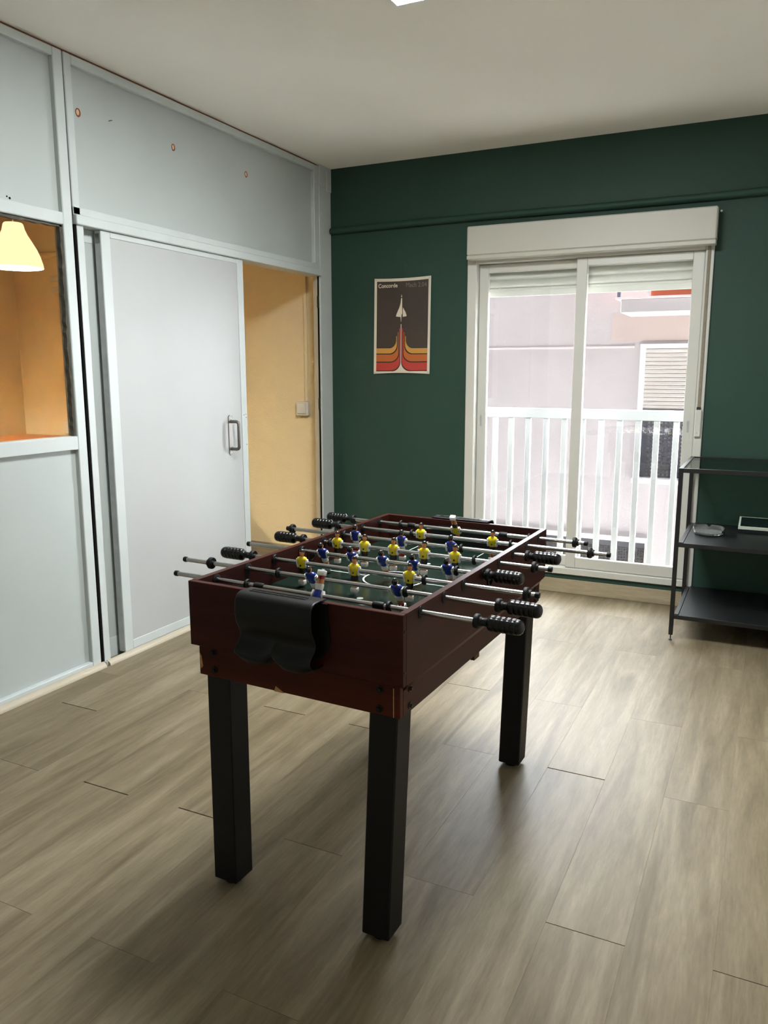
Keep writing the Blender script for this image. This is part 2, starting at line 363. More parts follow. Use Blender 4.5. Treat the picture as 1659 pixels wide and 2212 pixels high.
g = mb.build('gasket', 'gasket', wl); g['label'] = 'ragged dark rubber gasket'
pbox('pane', 'glass', -3.25, -2.12, 1.013, 1.842, -0.036, -0.032, 0)
# door bay, above the track
pbox('post', 'frame', -2.067, -2.030, 1.89, 2.488)
pbox('rail', 'frame', -2.03, -0.20, 2.452, 2.488)
pbox('rail', 'frame', -2.067, -0.14, 1.8905, 1.922)
pbox('post', 'frame', -0.20, -0.142, 1.922, 2.488)
bigp = pbox('panel', 'part', -2.03, -0.20, 1.922, 2.452, -0.035, -0.022, 0)
hd = pbox('track_header', 'frame', -2.064, -0.142, 1.852, 1.890, -0.085, 0.014, 0.003)
# holes and screws in the upper panels
for y, z, r in ((-1.989, 2.29, .0135), (-1.425, 2.293, .0125), (-0.858, 2.294, .0125)):
    h = MB().lathe([(r, -0.001), (r, 0.0008), (r * .85, 0.001)], 14, (0, 0, 0), 'x').build('drill_hole', 'raw_rim', bigp, xf=lambda v: Vector((v.x - 0.0215, y + v.y, z + v.z * 1.25)))
    MB().lathe([(r * .7, 0.0), (r * .7, 0.002)], 12, (0, 0, 0), 'x').build('drill_hole', 'raw_hole', bigp, xf=lambda v: Vector((v.x - 0.0212, y - r * .25 + v.y * .8, z + v.z * 1.2)))  # paler disc set off-centre, leaving a brown crescent at the rim
MB().cyl((-0.022, -1.822, 2.303), (0.003, -1.829, 2.300), 0.002, n=8).build('screw', 'steel', bigp)
for y, z, r in ((-2.356, 1.905, .003), (-2.344, 1.901, .0045)):
    MB().cyl((-0.0225, y, z), (-0.0205, y, z), r, n=8).build('screw_hole', 'black_gap', wl)
# black strips stand in for shade in the gaps; door-frame post
pbox('gap_strip', 'black_gap', -2.0725, -2.0675, 0.0, 2.488, -0.05, -0.01, 0)
pbox('gap_strip', 'black_gap', -2.0672, -2.0552, 0.0, 1.852, -0.085, -0.0015, 0)
pbox('post', 'frame', -2.055, -2.020, 0.0, 1.852, -0.09, 0.001, 0.001)
MB().box(-0.004, 0.016, -2.062, -2.048, 0.002, 0.02, bev=0.002).build('bracket', 'alu', wl)
# right end post beside the green wall
pbox('post', 'frame', -0.1405, -0.001, 0.0, 2.455, -0.012, 0.0, 0.002)
pbox('post', 'cream_trim', -0.1395, -0.001, 0.0, 2.45, -0.055, -0.028, 0.002)
pbox('gap_strip', 'black_gap', -0.130, -0.001, 0.0, 2.44, -0.028, -0.012, 0)  # black filler in place of the shade inside the jamb slot
for z in (1.70, 1.075): B('latch_keep', 'dark_line', wl, -0.027, -0.013, -0.139, -0.13, z - 0.035, z + 0.035)
pbox('post', 'frame', -0.1415, -0.055, 2.38, 2.5, -0.055, 0.004, 0.003)
pbox('post', 'frame', -0.055, -0.001, 2.36, 2.5, -0.04, 0.006, 0.003)
pbox('trim_strip', 'raw_rim', -3.25, -0.06, 2.4882, 2.4995, -0.05, -0.014, 0)
# floor moulding along the partition
prof = [(0, 0)] + [(0.024 * math.cos(a), 0.022 * math.sin(a)) for a in [math.pi / 2 * i / 8 for i in range(9)]]
for (ya, yb, nm) in ((-5.39, -2.066, 'baseboard_left'), (-2.046, -0.94, 'baseboard_left')):
    mb = MB().prism(prof, [], lambda x, z: Vector((x + 0.001, ya, z)), lambda x, z: Vector((x + 0.001, yb, z)))
    struct(mb.build(nm, 'cream_trim', None, smooth=40), 'cream rounded moulding along the partition foot')

# ---------------- sliding door leaves
door = sempty('door_1', (-0.018, -1.43, 0.02)); door['label'] = 'white sliding door pushed left, with steel pull handle'
D0, D1 = -1.928, -0.940
B('door_slab', 'door', door, -0.034, -0.004, D0 + .05, D1 - .048, 0.05, 1.826)
B('stile', 'frame', door, -0.036, 0.0, D0, D0 + .052, 0.02, 1.851, bev=0.002)
B('stile', 'frame', door, -0.036, 0.0, D1 - .050, D1, 0.02, 1.851, bev=0.002)
B('rail', 'frame', door, -0.036, -0.001, D0 + .0525, D1 - .0505, 1.8265, 1.851, bev=0.002)
B('rail', 'frame', door, -0.036, -0.002, D0 + .0525, D1 - .0505, 0.02, 0.062, bev=0.002)
B('edge_strip', 'alu', door, -0.034, -0.003, D0 - .0015, D0, 0.03, 1.84)
B('roller', 'steel', door, -0.028, -0.008, D0 - .004, D0 - .0015, 1.80, 1.838)
# pull handle
HY, H0, H1 = -1.092, 0.838, 1.050
def stad(x, z):
    return Vector((0.0, x, z))
pl = [(HY + 0.016 * math.cos(a), (H1 - .016 if math.sin(a) >= 0 else H0 + .016) + 0.016 * math.sin(a)) for a in [2 * math.pi * i / 24 for i in range(24)]]
hp = MB().prism(pl, [], lambda y, z: Vector((-0.004, y, z)), lambda y, z: Vector((0.001, y, z))).build('handle_plate', 'steel', door)
path = [(0.0, HY, H0 + .034)]
for k in range(7):
    a = math.pi / 2 * k / 6; path.append((0.036 + 0.016 * math.sin(a), HY, H0 + .034 + .016 * (1 - math.cos(a))))
for k in range(7):
    a = math.pi / 2 * k / 6; path.append((0.036 + 0.016 * math.cos(a), HY, H1 - .034 - .016 + .016 * math.sin(a)))
path.append((0.0, HY, H1 - .034))
hb = MB().tube(path, 0.0085, 12).build('handle_bar', 'steel', door, smooth=50)
for z in (H0 + .016, H1 - .016): MB().cyl((0.001, HY, z), (0.0022, HY, z), 0.0045, n=10).build('screw', 'alu', hp)
for y, z in ((-0.972, 1.045), (-0.955, 1.048), (-0.952, 1.03), (-0.953, .885)): MB().cyl((-0.0015, y, z), (0.0012, y, z), 0.003, n=8).build('screw', 'steel', door)
door2 = sempty('door_2', (-0.065, -1.5, 0.02)); door2['label'] = 'second sliding leaf mostly hidden behind the front door'
B('door_slab', 'part', door2, -0.078, -0.052, -2.02, -1.03, 0.09, 1.80)
B('rail', 'frame', door2, -0.08, -0.05, -2.02, -1.03, 1.80, 1.8515)
B('rail', 'frame', door2, -0.08, -0.05, -2.02, -1.03, 0.001, 0.09)

# ================================================================== adjoining room
t = thing('desk', 'orange wood desk top in the far corner behind the partition window', 'desk', (-2.0, -0.6, 0))
B('desk_top', 'desk', t, -2.845, -1.2, -1.35, -0.013, 0.755, 0.785, bev=0.003)
for x in (-2.8, -1.25):
    for y in (-1.3, -0.06): B('leg', 'frame', t, x - .02, x + .02, y - .02, y + .02, 0.0, 0.755)
def pendant(LX, LY, watt, label):
    t = thing('pendant_lamp', label, 'lamp', (LX, LY, 1.77), group='pendant lamps in the adjoining room')
    prof = [(0.142, 1.775), (0.139, 1.795), (0.128, 1.83), (0.112, 1.865), (0.090, 1.90), (0.070, 1.93), (0.058, 1.955), (0.053, 1.975), (0.050, 1.982), (0.046, 1.986), (0.0, 1.986),
            (0.0, 1.982), (0.044, 1.981), (0.049, 1.972), (0.054, 1.954), (0.066, 1.929), (0.086, 1.899), (0.108, 1.864), (0.124, 1.829), (0.135, 1.795), (0.138, 1.775)]
    prof = [(r * .89, z) for r, z in prof]
    MB().lathe(prof, 40, (LX, LY, 0), closed=True).build('lamp_shade', 'shade', t, smooth=50, fix=False)
    MB().lathe([(0.0, -.04), (0.018, -.036), (0.028, -.02), (0.03, 0), (0.028, .02), (0.022, .045), (0.014, .07), (0.0, .072)], 16, (LX, LY, 1.895)).build('bulb', 'bulb', t, smooth=60)
    MB().cyl((LX, LY, 1.986), (LX, LY, H - .002), 0.003, n=8).build('cord', 'cord', t)
    MB().cyl((LX, LY, H - .03), (LX, LY, H - .001), 0.045, n=16).build('ceiling_rose', 'cord', t)
    pd = bpy.data.lights.new('lamp_bulb', 'POINT'); pd.energy = watt; pd.color = (1.0, 0.90, 0.74); pd.shadow_soft_size = 0.012
    link('bulb_light', pd, t, (0, 0, 0.062))
pendant(-0.83, -1.662, 12, 'glowing white bell-shaped pendant lamp behind the partition window')
pendant(-2.3, -1.95, 74, 'unseen white pendant lamp added deeper in the adjoining room to light its corner')  # extra lamp out of view, added to brighten the far corner
# light switch, conduit, boxes
t = thing('light_switch', 'white rocker light switch on the beige wall seen through the doorway', 'light switch', (-0.2175, -0.02, 0.99))
B('switch_box', 'pvc', t, -0.262, -0.172, -0.034, 0.0, 0.99, 1.082, bev=0.004)
B('rocker', 'pvc', t, -0.251, -0.186, -0.041, -0.0342, 1.003, 1.068, bev=0.003)
tag(B('conduit', 'beige', None, -0.206, -0.184, -0.013, 0.0, 1.083, 2.49, bev=0.003), 'beige cable conduit running up from the light switch', 'conduit')
t = thing('junction_box', 'pale upper junction box low under the beige pipe', 'junction box', (-2.33, -0.02, 1.9))
B('box_body', 'pvc', t, -2.43, -2.24, -0.03, 0.0, 1.945, 1.985, bev=0.003); B('box_lid', 'pvc', t, -2.42, -2.24, -0.035, -0.0305, 1.87, 1.905, bev=0.002); B('box_back', 'beige', t, -2.41, -2.24, -0.03, 0.0, 1.866, 1.944)
tag(B('socket_outlet', 'pvc', None, -2.40, -2.28, -0.02, 0.0, 0.80, 0.90, bev=0.004), 'pale socket box just above the desk behind the partition window', 'socket')

# ================================================================== window (balcony door)
win = sempty('window_1', (1.57, 0.03, 0.11)); win['label'] = 'white sliding balcony window with roller shutter box'
def wb(name, m, *a, **k): 
    p = k.pop('parent', win); return B(name, m, p, *a, **k)
wb('casing', 'pvc', 0.911, 0.966, -0.016, 0.085, 0.112, 1.92, bev=0.003)
wb('casing', 'pvc', 2.192, 2.233, -0.016, 0.085, 0.112, 1.92, bev=0.003)
wb('casing', 'pvc', 0.9665, 2.1915, -0.016, 0.085, 1.884, 1.92, bev=0.003)
wb('casing', 'pvc', 0.9665, 2.1915, -0.016, 0.085, 0.112, 0.150, bev=0.003)
wb('outer_sill', 'sill', 0.932, 2.213, 0.0855, 0.245, 0.1255, 0.14); wb('reveal', 'pvc', 0.93, 0.945, 0.0855, 0.2, 0.1405, 1.91); wb('reveal', 'pvc', 2.20, 2.214, 0.0855, 0.2, 0.1405, 1.91)
def sash(x0, x1, y0, y1, z0, z1, sw, tw, bw, latch_x):
    s = MB()
    s.box(x0, x0 + sw, y0, y1, z0, z1, bev=0.003); s.box(x1 - sw, x1, y0, y1, z0, z1, bev=0.003)
    s.box(x0 + sw, x1 - sw, y0 + .001, y1 - .001, z1 - tw, z1, bev=0.003); s.box(x0 + sw, x1 - sw, y0 + .001, y1 - .001, z0, z0 + bw, bev=0.003)
    so = s.build('sash', 'pvc', win)
    ym = (y0 + y1) / 2
    B('pane', 'glass', so, x0 + sw - .006, x1 - sw + .006, ym - .003, ym + .003, z0 + bw - .006, z1 - tw + .006)
    out = [(latch_x + 0.0095 * math.cos(a), (1.062 if math.sin(a) >= 0 else 0.912) + 0.0095 * math.sin(a)) for a in [2 * math.pi * i / 20 for i in range(20)]]
    inn = [(latch_x + 0.006 * math.cos(a), (1.02 if math.sin(a) >= 0 else 0.955) + 0.006 * math.sin(a)) for a in [2 * math.pi * i / 16 for i in range(16)]]
    MB().prism(out, [inn], lambda x, z: Vector((x, y0 + .001, z)), lambda x, z: Vector((x, y0 - .002, z))).build('latch_plate', 'pvc', so)
    B('latch_grip', 'alu', so, latch_x - .006, latch_x + .006, y0 - .0004, y0 + .002, 0.955, 1.016)
    return so
sash(0.9675, 1.590, 0.036, 0.066, 0.152, 1.880, 0.055, 0.045, 0.060, 0.992)
sash(1.538, 2.1905, 0.000, 0.030, 0.152, 1.8825, 0.057, 0.042, 0.062, 2.160)
# roller shutter: box, visible slats, end bar, strap
wb('shutter_box', 'pvc_box', 0.931, 2.242, -0.092, -0.0005, 1.9205, 2.079, bev=0.006)
wb('shutter_box_lip', 'pvc_box', 0.931, 2.242, -0.092, -0.0165, 1.899, 1.920, bev=0.003)
for k in range(4):
    z1 = 1.8925 + .0475 - k * 0.0475
    pr = [(0.010, z1 - .0475), (0.010, z1), (0.002, z1), (-0.005, z1 - .006), (-0.009, z1 - .016), (-0.009, z1 - .030), (-0.005, z1 - .040), (0.002, z1 - .0475)]
    MB().prism(pr, [], lambda y, z: Vector((0.946, y + .10, z)), lambda y, z: Vector((2.199, y + .10, z))).build('shutter_slat', 'slat', win, smooth=40)
sb = wb('shutter_end_bar', 'slat', 0.946, 2.199, 0.094, 0.108, 1.7365, 1.7495)
eb = wb('shutter_end_bar', 'slat', 0.946, 2.199, 0.096, 0.106, 1.704, 1.736)
for x in (1.075, 2.115): MB().cyl((x, 0.088, 1.745), (x, 0.095, 1.745), 0.008, n=12).build('stop_button', 'pvc', sb)
wb('strap', 'strap', 2.2025, 2.2165, -0.024, -0.0165, 1.084, 1.9)
wnd = wb('strap_winder', 'pvc', 2.194, 2.226, -0.034, -0.0165, 0.935, 1.078, bev=0.004)
MB().box(2.200, 2.219, -0.036, -0.0165, 1.0785, 1.09).build('winder_slot', 'dark_line', wnd)
MB().cyl((2.208, -0.0355, 0.955), (2.208, -0.034, 0.955), 0.004, n=10).build('screw', 'alu', wnd)
tag(MB().cyl((2.252, -0.007, 2.067), (2.252, 0.0, 2.067), 0.0055, n=10).build('wall_plug', 'alu', None), 'small screw plug in the green wall right of the shutter box', 'screw')

# balcony railing just outside
RY = 0.262; F = (RY + 4.4939) / 4.6939
fx = lambda x: 2.5536 + (x - 2.5536) * F
fz = lambda z: 1.2701 + (z - 1.2701) * F
t = thing('balcony_railing', 'white balcony railing with upright bars outside the window', 'railing', (1.55, RY, 0.0))
B('top_rail', 'rail', t, 0.7, 2.45, RY - .02, RY + .03, fz(1.0), fz(1.058), bev=0.004)
B('bottom_rail', 'rail', t, 0.7, 2.45, RY - .015, RY + .02, 0.02, 0.055, bev=0.003)
for x in [0.925, 1.031, 1.132, 1.239, 1.348, 1.457, 1.564, 1.671, 1.776, 1.879, 1.978, 2.083, 2.19]:
    B('baluster', 'rail', t, fx(x) - .016, fx(x) + .016, RY - .012, RY + .015, 0.055, fz(1.0), bev=0.003)
for x in (0.72, 2.43): B('bracket', 'rail', t, x - .015, x + .015, 0.2305, RY - .02, fz(1.0), fz(1.04))

# ================================================================== house across the street
bt = thing('house', 'pinkish grey plastered house across the street with shuttered window', 'building', (1.5, 4.0, -3.2))
W0, W1, Z0, Z1 = 1.315, 2.45, 0.165, 1.55
SW = (-1.2, 1.46, -1.25, -0.485)
mb = MB().prism([(-40, -3.2), (4.6, -3.2), (4.6, 3.2), (1.1, 3.2), (1.1, 2.35), (-40, 2.35)], [rect(W0, W1, Z0, Z1), rect(SW[0], SW[1], SW[2], SW[3])], lambda x, z: Vector((x, 4.0, z)), lambda x, z: Vector((x, 4.4, z)))  # unseen roofline cut low and right end left open to let sky light in
mb.build('wall', 'stucco', bt)
B('joint_band', 'band', bt, -40, W0 - .06, 3.988, 4.0, 1.512, 1.532)
B('tan_patch', 'patch_tan', bt, 1.02, 2.9, 3.994, 4.0, 1.58, 1.85)  # thin sheet slightly browner than the wall, below the balcony
mb = MB()
mb.prism(rect(W0, W1, Z0, Z1), [rect(W0 + .045, W1 - .045, Z0 + .03, Z1 - .04)], lambda x, z: Vector((x, 3.97, z)), lambda x, z: Vector((x, 4.1, z))); mb.box(W0 - .02, W1 + .02, 3.945, 3.9695, Z0 - .025, Z0 + .02)
bw = mb.build('window_frame', 'bframe', bt)
mb = MB(); z = 0.90
while z < Z1 - .05:
    mb.add([(W0 + .045, 4.045, z), (W1 - .045, 4.045, z), (W1 - .045, 4.033, z + .012), (W0 + .045, 4.033, z + .012), (W1 - .045, 4.036, z + .036), (W0 + .045, 4.036, z + .036), (W1 - .045, 4.045, z + .040), (W0 + .045, 4.045, z + .040)],
           [(0, 1, 2, 3), (3, 2, 4, 5), (5, 4, 6, 7)]); z += .040
mb.box(W0 + .045, W1 - .045, 4.046, 4.06, .9, Z1 - .04)
sh = mb.build('roller_shutter', 'bshut', bw, fix=False)
B('shutter_end_bar', 'bgrille', bw, W0 + .045, W1 - .045, 4.03, 4.05, .875, .8995)
mb = MB(); gx0, gx1, gz0, gz1 = W0 + .085, W1 - .05, Z0 + .035, .872
x = gx0
while x < gx1: mb.box(x, x + .017, 4.052, 4.06, gz0, gz1); x += .041
z = gz0
while z < gz1: mb.box(gx0, gx1, 4.0515, 4.0605, z, z + .016); z += .038
gr = mb.build('grille', 'bgrille', bw)
B('jamb_strip', 'bgrille', bw, W0 + .046, W0 + .084, 4.06, 4.075, Z0 + .03, .874)
B('blind', 'bback', bw, W0 + .045, W1 - .045, 4.08, 4.09, Z0 + .03, .9)
# low window strip
B('ledge', 'bframe', bt, SW[0] - .05, SW[1] + .05, 3.94, 4.05, -.487, -.445)
lw = B('low_window', 'mesh_dark', bt, SW[0], SW[1], 4.10, 4.11, SW[2], SW[3] - .003)
x = SW[0] + .02
mb = MB()
while x < SW[1]: mb.box(x, x + .008, 4.085, 4.095, SW[2], SW[3] - .09); x += .028
z = SW[2]
while z < SW[3] - .09: mb.box(SW[0], SW[1], 4.084, 4.096, z, z + .008); z += .03
mb.build('wire_mesh', 'bgrille', lw)
B('window_head', 'bgrille', lw, SW[0], SW[1], 4.06, 4.0995, SW[3] - .085, SW[3] - .005)
# balcony up on the right
BY = 3.4
bs = B('balcony_slab', 'stucco', bt, 1.197, 4.2, BY, 3.999, 1.822, 1.945, bev=0.006)
B('coping', 'band', bs, 1.15, 4.2, BY - .03, 3.998, 1.9455, 1.965)
B('balcony_rail', 'slate', bs, 1.16, 1.19, BY, BY + .03, 1.966, 2.9); B('balcony_rail', 'slate', bs, 1.19, 4.2, BY, BY + .03, 2.04, 2.075); B('balcony_rail', 'slate', bs, 1.19, 4.2, BY, BY + .03, 2.84, 2.88)
B('awning_cloth', 'orange', bs, 1.46, 4.1, BY + .04, BY + .05, 1.97, 2.83); B('rail_post', 'band', bs, 1.42, 1.455, BY, BY + .03, 1.966, 2.04)

# ================================================================== poster
t = thing('poster', 'dark poster of a pale delta-wing jet above yellow, orange and red stripes', 'poster', (0.49, -0.003, 1.55))
def pxy(x, y):
    tt = (y - 250) / 1780; l = 250 - 15 * tt; r = 1300 - 45 * tt; s = (x - l) / (r - l)
    top = 275 - 55 * s + 26 * math.sin(math.pi * min(max(s, 0), 1)) * (1 - .3 * s); bot = 2025 + 10 * s - 22 * math.sin(math.pi * min(max(s, 0), 1))
    tt = (y - top) / (bot - top)
    return s, tt
def pmap(s, tt, off):
    X = 0.305 - 0.008 * tt + 0.377 * s
    sag = math.sin(math.pi * min(max(s, 0), 1))
    Z = 1.834 - 0.573 * tt - 0.006 * sag * (1 - 2 * tt)
    curl = 0.004 + 0.006 * sag * (0.4 + abs(1 - 2 * tt)) + 0.006 * max(0, s - .8) * 5 * (1 - tt)
    return Vector((X, -curl - off, Z))
def sheet(name, m, parent, s0, s1, t0, t1, off, n=14, thick=0.0008):
    mb = MB(); vs = []
    for d in (0, thick):
        vs += [pmap(s0 + (s1 - s0) * i / n, t0 + (t1 - t0) * j / n, off - d) for j in range(n + 1) for i in range(n + 1)]
    N = (n + 1) ** 2
    fs = []
    for j in range(n):
        for i in range(n):
            a = j * (n + 1) + i; q = (a, a + 1, a + n + 2, a + n + 1); fs += [q, tuple(N + k for k in reversed(q))]
    bd = [i for i in range(n + 1)] + [(j + 1) * (n + 1) - 1 for j in range(1, n + 1)] + [n * (n + 1) + i for i in range(n - 1, -1, -1)] + [j * (n + 1) for j in range(n - 1, 0, -1)]
    fs += [(bd[k], bd[(k + 1) % len(bd)], N + bd[(k + 1) % len(bd)], N + bd[k]) for k in range(len(bd))]
    return mb.add(vs, fs).build(name, m, parent, smooth=40)
paper = sheet('paper', 'paper', t, 0, 1, 0, 1, 0.0008)
field = sheet('dark_print', 'p_dark', t, .047, .958, .030, .973, 0.0012, thick=.0003)
def curve(xv, ys, yv, xh, yh, xl, n=16):
    P = [(xv, ys + (yv - ys) * i / 6) for i in range(7)]
    P += [(xv - (xv - xh) * (1 - math.cos(math.pi / 2 * i / n)), yv + (yh - yv) * math.sin(math.pi / 2 * i / n)) for i in range(1, n + 1)]
    P += [(xh + (xl - xh) * i / 6, yh) for i in range(1, 7)]
    return P
CX = 750
def band(m, up, lo, off, mirror):
    vs = []
    for a, b2 in zip(up, lo):
        for q in (a, b2):
            x = 2 * CX - q[0] if mirror else q[0]
            s, tt = pxy(x, q[1]); vs.append(pmap(min(max(s, .047), .958), tt, off))
    fs = [(2 * i, 2 * i + 1, 2 * i + 3, 2 * i + 2) for i in range(len(up) - 1)]
    o = MB().add(vs, fs).build('stripe', m, t); return o
for mi in (0, 1):
    xl = 262 if not mi else 262
    band('p_yel', curve(662, 1325, 1395, 535, 1550, xl), curve(675, 1325, 1480, 535, 1645, xl), .0016, mi)
    band('p_line', curve(675, 1325, 1480, 535, 1645, xl), curve(690, 1325, 1500, 545, 1664, xl), .0016, mi)
    band('p_org', curve(690, 1250, 1500, 545, 1664, xl), curve(703, 1250, 1640, 545, 1796, xl), .0017, mi)
    band('p_line', curve(703, 1250, 1640, 545, 1796, xl), curve(717, 1250, 1650, 545, 1816, xl), .0017, mi)
    band('p_red', curve(717, 1180, 1650, 545, 1816, xl), curve(733, 1180, 1790, 565, 1962, xl), .0018, mi)
    band('p_line', curve(733, 1180, 1790, 565, 1962, xl), curve(744, 1180, 1800, 590, 1978, xl), .0018, mi)
    c = curve(744, 1105, 1800, 590, 1978, 560)[:23]
    band('p_cream', c, [(CX, y) for x, y in c], .0019, mi)
def flat(name, m, pts, off):
    mb = MB(); P = [pmap(*pxy(x, y), off) for x, y in pts]; mb.add(P, [tuple(range(len(P)))]); return mb.build(name, m, t)
flat('aircraft', 'p_cream', [(767, 560), (775, 608), (756, 608)], .002)
flat('aircraft', 'p_cream', [(757, 628), (775, 628), (775, 760), (772, 910), (762, 925), (757, 965), (752, 1060), (748, 1060), (742, 970), (660, 965), (663, 935), (690, 870), (722, 800), (746, 720)], .002)
flat('aircraft', 'p_cream', [(790, 795), (808, 835), (835, 885), (852, 940), (850, 958), (783, 970), (784, 850)], .002)
def text(body, m, x0, x1, base, cap, off, bold):
    cu = bpy.data.curves.new('lettering', 'FONT'); cu.body = body; cu.offset = bold; cu.resolution_u = 3
    ob = bpy.data.objects.new('lettering_tmp', cu); col.objects.link(ob); bpy.context.view_layer.update()
    me = ob.to_mesh(); V = [v.co.copy() for v in me.vertices]; Fc = [tuple(p.vertices) for p in me.polygons]; ob.to_mesh_clear(); bpy.data.objects.remove(ob)
    ax = min(v.x for v in V); bx = max(v.x for v in V); by = max(v.y for v in V)
    vs = [pmap(*pxy(x0 + (v.x - ax) / (bx - ax) * (x1 - x0), base - v.y / by * cap - (v.x - ax) / (bx - ax) * 14), off) for v in V]
    return MB().add(vs, Fc).build('lettering', m, t)
text('Concorde', 'p_cream', 326, 692, 446, 74, .002, .016)
text('Mach 2.04', 'p_grey', 850, 1220, 428, 80, .002, -.004)
for s, tt in ((.028, .015), (.972, .02), (.028, .983), (.972, .983)):
    p = pmap(s, tt, .0012); MB().cyl(p, p + Vector((0, -.0025, 0)), .004, n=10).build('pin', 'alu', t)

# ================================================================== foosball table
TX, TY, TA, TL, TW = 1.9142, -3.0915, -0.0302, 1.0187, 0.565
ZT, ZM, ZB, ROLL = 0.7864, 0.630, 0.5537, -0.0064
UU = Vector((-math.sin(TA), math.cos(TA), 0)); VV = Vector((math.cos(TA), math.sin(TA), 0)); OO = Vector((TX, TY, 0))
def tf(v):   # table coords: x = v (0 right side .. -TW left), y = u (0 near end .. TL), z
    return OO + VV * v.x + UU * v.y + Vector((0, 0, v.z + ROLL * (v.x + TW / 2)))
cen = OO + UU * (TL / 2) - VV * (TW / 2)
tb = thing('foosball_table', 'mahogany foosball table on black square legs in the middle of the room', 'foosball table', cen, (0, 0, TA))
def tp(mb, name, m, parent=None, **k): return mb.build(name, m, parent or tb, xf=tf, **k)
TH = 0.0155
# boards
USR = [.084, .209, .327, .457, .577, .693, .816, .934]
HOLE = (0.503, 0.745)
for side in (0, 1):
    x0, x1 = ((-TH, 0) if side == 0 else (-TW, -TW + TH))
    hole = [circ(HOLE[0], HOLE[1], 0.014, 20)]
    mb = MB().prism([(TH + .0005, ZM), (TL - TH - .0005, ZM), (TL - TH - .0005, ZT), (TH + .0005, ZT)], hole, lambda u, z: Vector((x0, u, z)), lambda u, z: Vector((x1, u, z)))
    sp = tp(mb, 'side_panel', 'mahog_side'); 
    # lower skirt, set in, with a slanted shoulder
    s = 1 if side == 0 else -1; xo = 0 if side == 0 else -TW
    mb = MB().prism([(xo - s * .016, ZM - .0005), (xo - s * .001, ZM - .0005), (xo - s * .0135, ZM - .02), (xo - s * .0135, ZB), (xo - s * .028, ZB), (xo - s * .028, ZM - .0005)], [],
                    lambda v, z: Vector((v, .03, z)), lambda v, z: Vector((v, TL - .03, z)))
    tp(mb, 'lower_skirt', 'mahog_side')
    xa = x1 if side == 0 else x0
    for uu in (HOLE[0],):
        for xs in ((x0, -1), (x1, 1)):
            ring = [(.0145, 0), (.019, 0), (.0195, .004), (.0145, .005)]
            mb = MB().lathe([(r, h * xs[1]) for r, h in ring], 24, (xs[0], uu, HOLE[1]), 'x', closed=True)
            tp(mb, 'ball_hole_ring', 'rubber', sp, smooth=40)
for end in (0, 1):
    y0, y1 = ((0, TH) if end == 0 else (TL - TH, TL))
    ep = tp(MB().box(-TW, 0, y0, y1, ZM, ZT, bev=0.0012), 'end_panel', 'mahog')
    yy = (.0135, .029) if end == 0 else (TL - .029, TL - .0135)
    tp(MB().box(-TW + .0135, -.0135, yy[0], yy[1], ZB, ZM - .0005, bev=0.001), 'end_apron', 'mahog_low')
tp(MB().box(-TW + .028, -.028, .03, TL - .03, ZB + .02, ZB + .03), 'bottom_board', 'mahog_low')
# pitch
ZF = 0.706
pf = tp(MB().box(-TW + TH, -TH, TH, TL - TH, ZF - .006, ZF), 'playfield', 'field')
def pline(pts, w, closed=False):
    mb = MB(); n = len(pts); vs = []
    for i in range(n):
        a = Vector(pts[(i - 1) % n if closed else max(i - 1, 0)]); c = Vector(pts[(i + 1) % n if closed else min(i + 1, n - 1)]); d = (c - a).normalized(); q = Vector((-d.y, d.x)) * w / 2; p = Vector(pts[i])
        vs += [(p.x + q.x, p.y + q.y, ZF + .0006), (p.x - q.x, p.y - q.y, ZF + .0006)]
    fs = [(2 * i, 2 * i + 1, (2 * i + 3) % (2 * n), (2 * i + 2) % (2 * n)) for i in range(n if closed else n - 1)]
    return tp(mb.add(vs, fs), 'pitch_line', 'line', pf)
pline([(-TW + .05, TL / 2), (-.37, TL / 2)], .004); pline([(-.19, TL / 2), (-.07, TL / 2)], .004)
pline([(-TW / 2 + .083 * math.cos(2 * math.pi * i / 48), TL / 2 + .083 * math.sin(2 * math.pi * i / 48)) for i in range(48)], .005, True)
for e in (0, 1):
    f = (lambda u: u) if e == 0 else (lambda u: TL - u)
    pline([(-.40, f(.02)), (-.40, f(.2)), (-.175, f(.2)), (-.175, f(.02))], .004)
    MB().cyl((-.272, f(.303), ZF + .0002), (-.272, f(.303), ZF + .0008), .0085, n=20).build('penalty_spot', 'line', pf, xf=tf)
# legs
LS, I2 = 0.0689, 0.0242
legs = [(I2, -I2 - LS, -.0064, -.0188), (I2, -TW + I2, -.0034, .0006), (TL - I2 - LS, -I2 - LS, .0026, -.0149), (TL - I2 - LS, -TW + I2, .0, -.004)]
for (u0, v0, su, sv) in legs:
    mb = MB().box(v0, v0 + LS, u0, u0 + LS, .012, ZB + .019, bev=.003)
    for v in mb.v:
        k = 1 - (v.z - .012) / (ZB - .012); v.x += sv * k; v.y += su * k
    lo = mb.build('leg', 'leg', tb, xf=lambda v: OO + VV * v.x + UU * v.y + Vector((0, 0, v.z)))
    MB().cyl((v0 + LS / 2 + sv, u0 + LS / 2 + su, 0.0), (v0 + LS / 2 + sv, u0 + LS / 2 + su, .013), .022, .024, n=16).build('foot_pad', 'rubber', lo, xf=lambda v: OO + VV * v.x + UU * v.y + Vector((0, 0, v.z)))
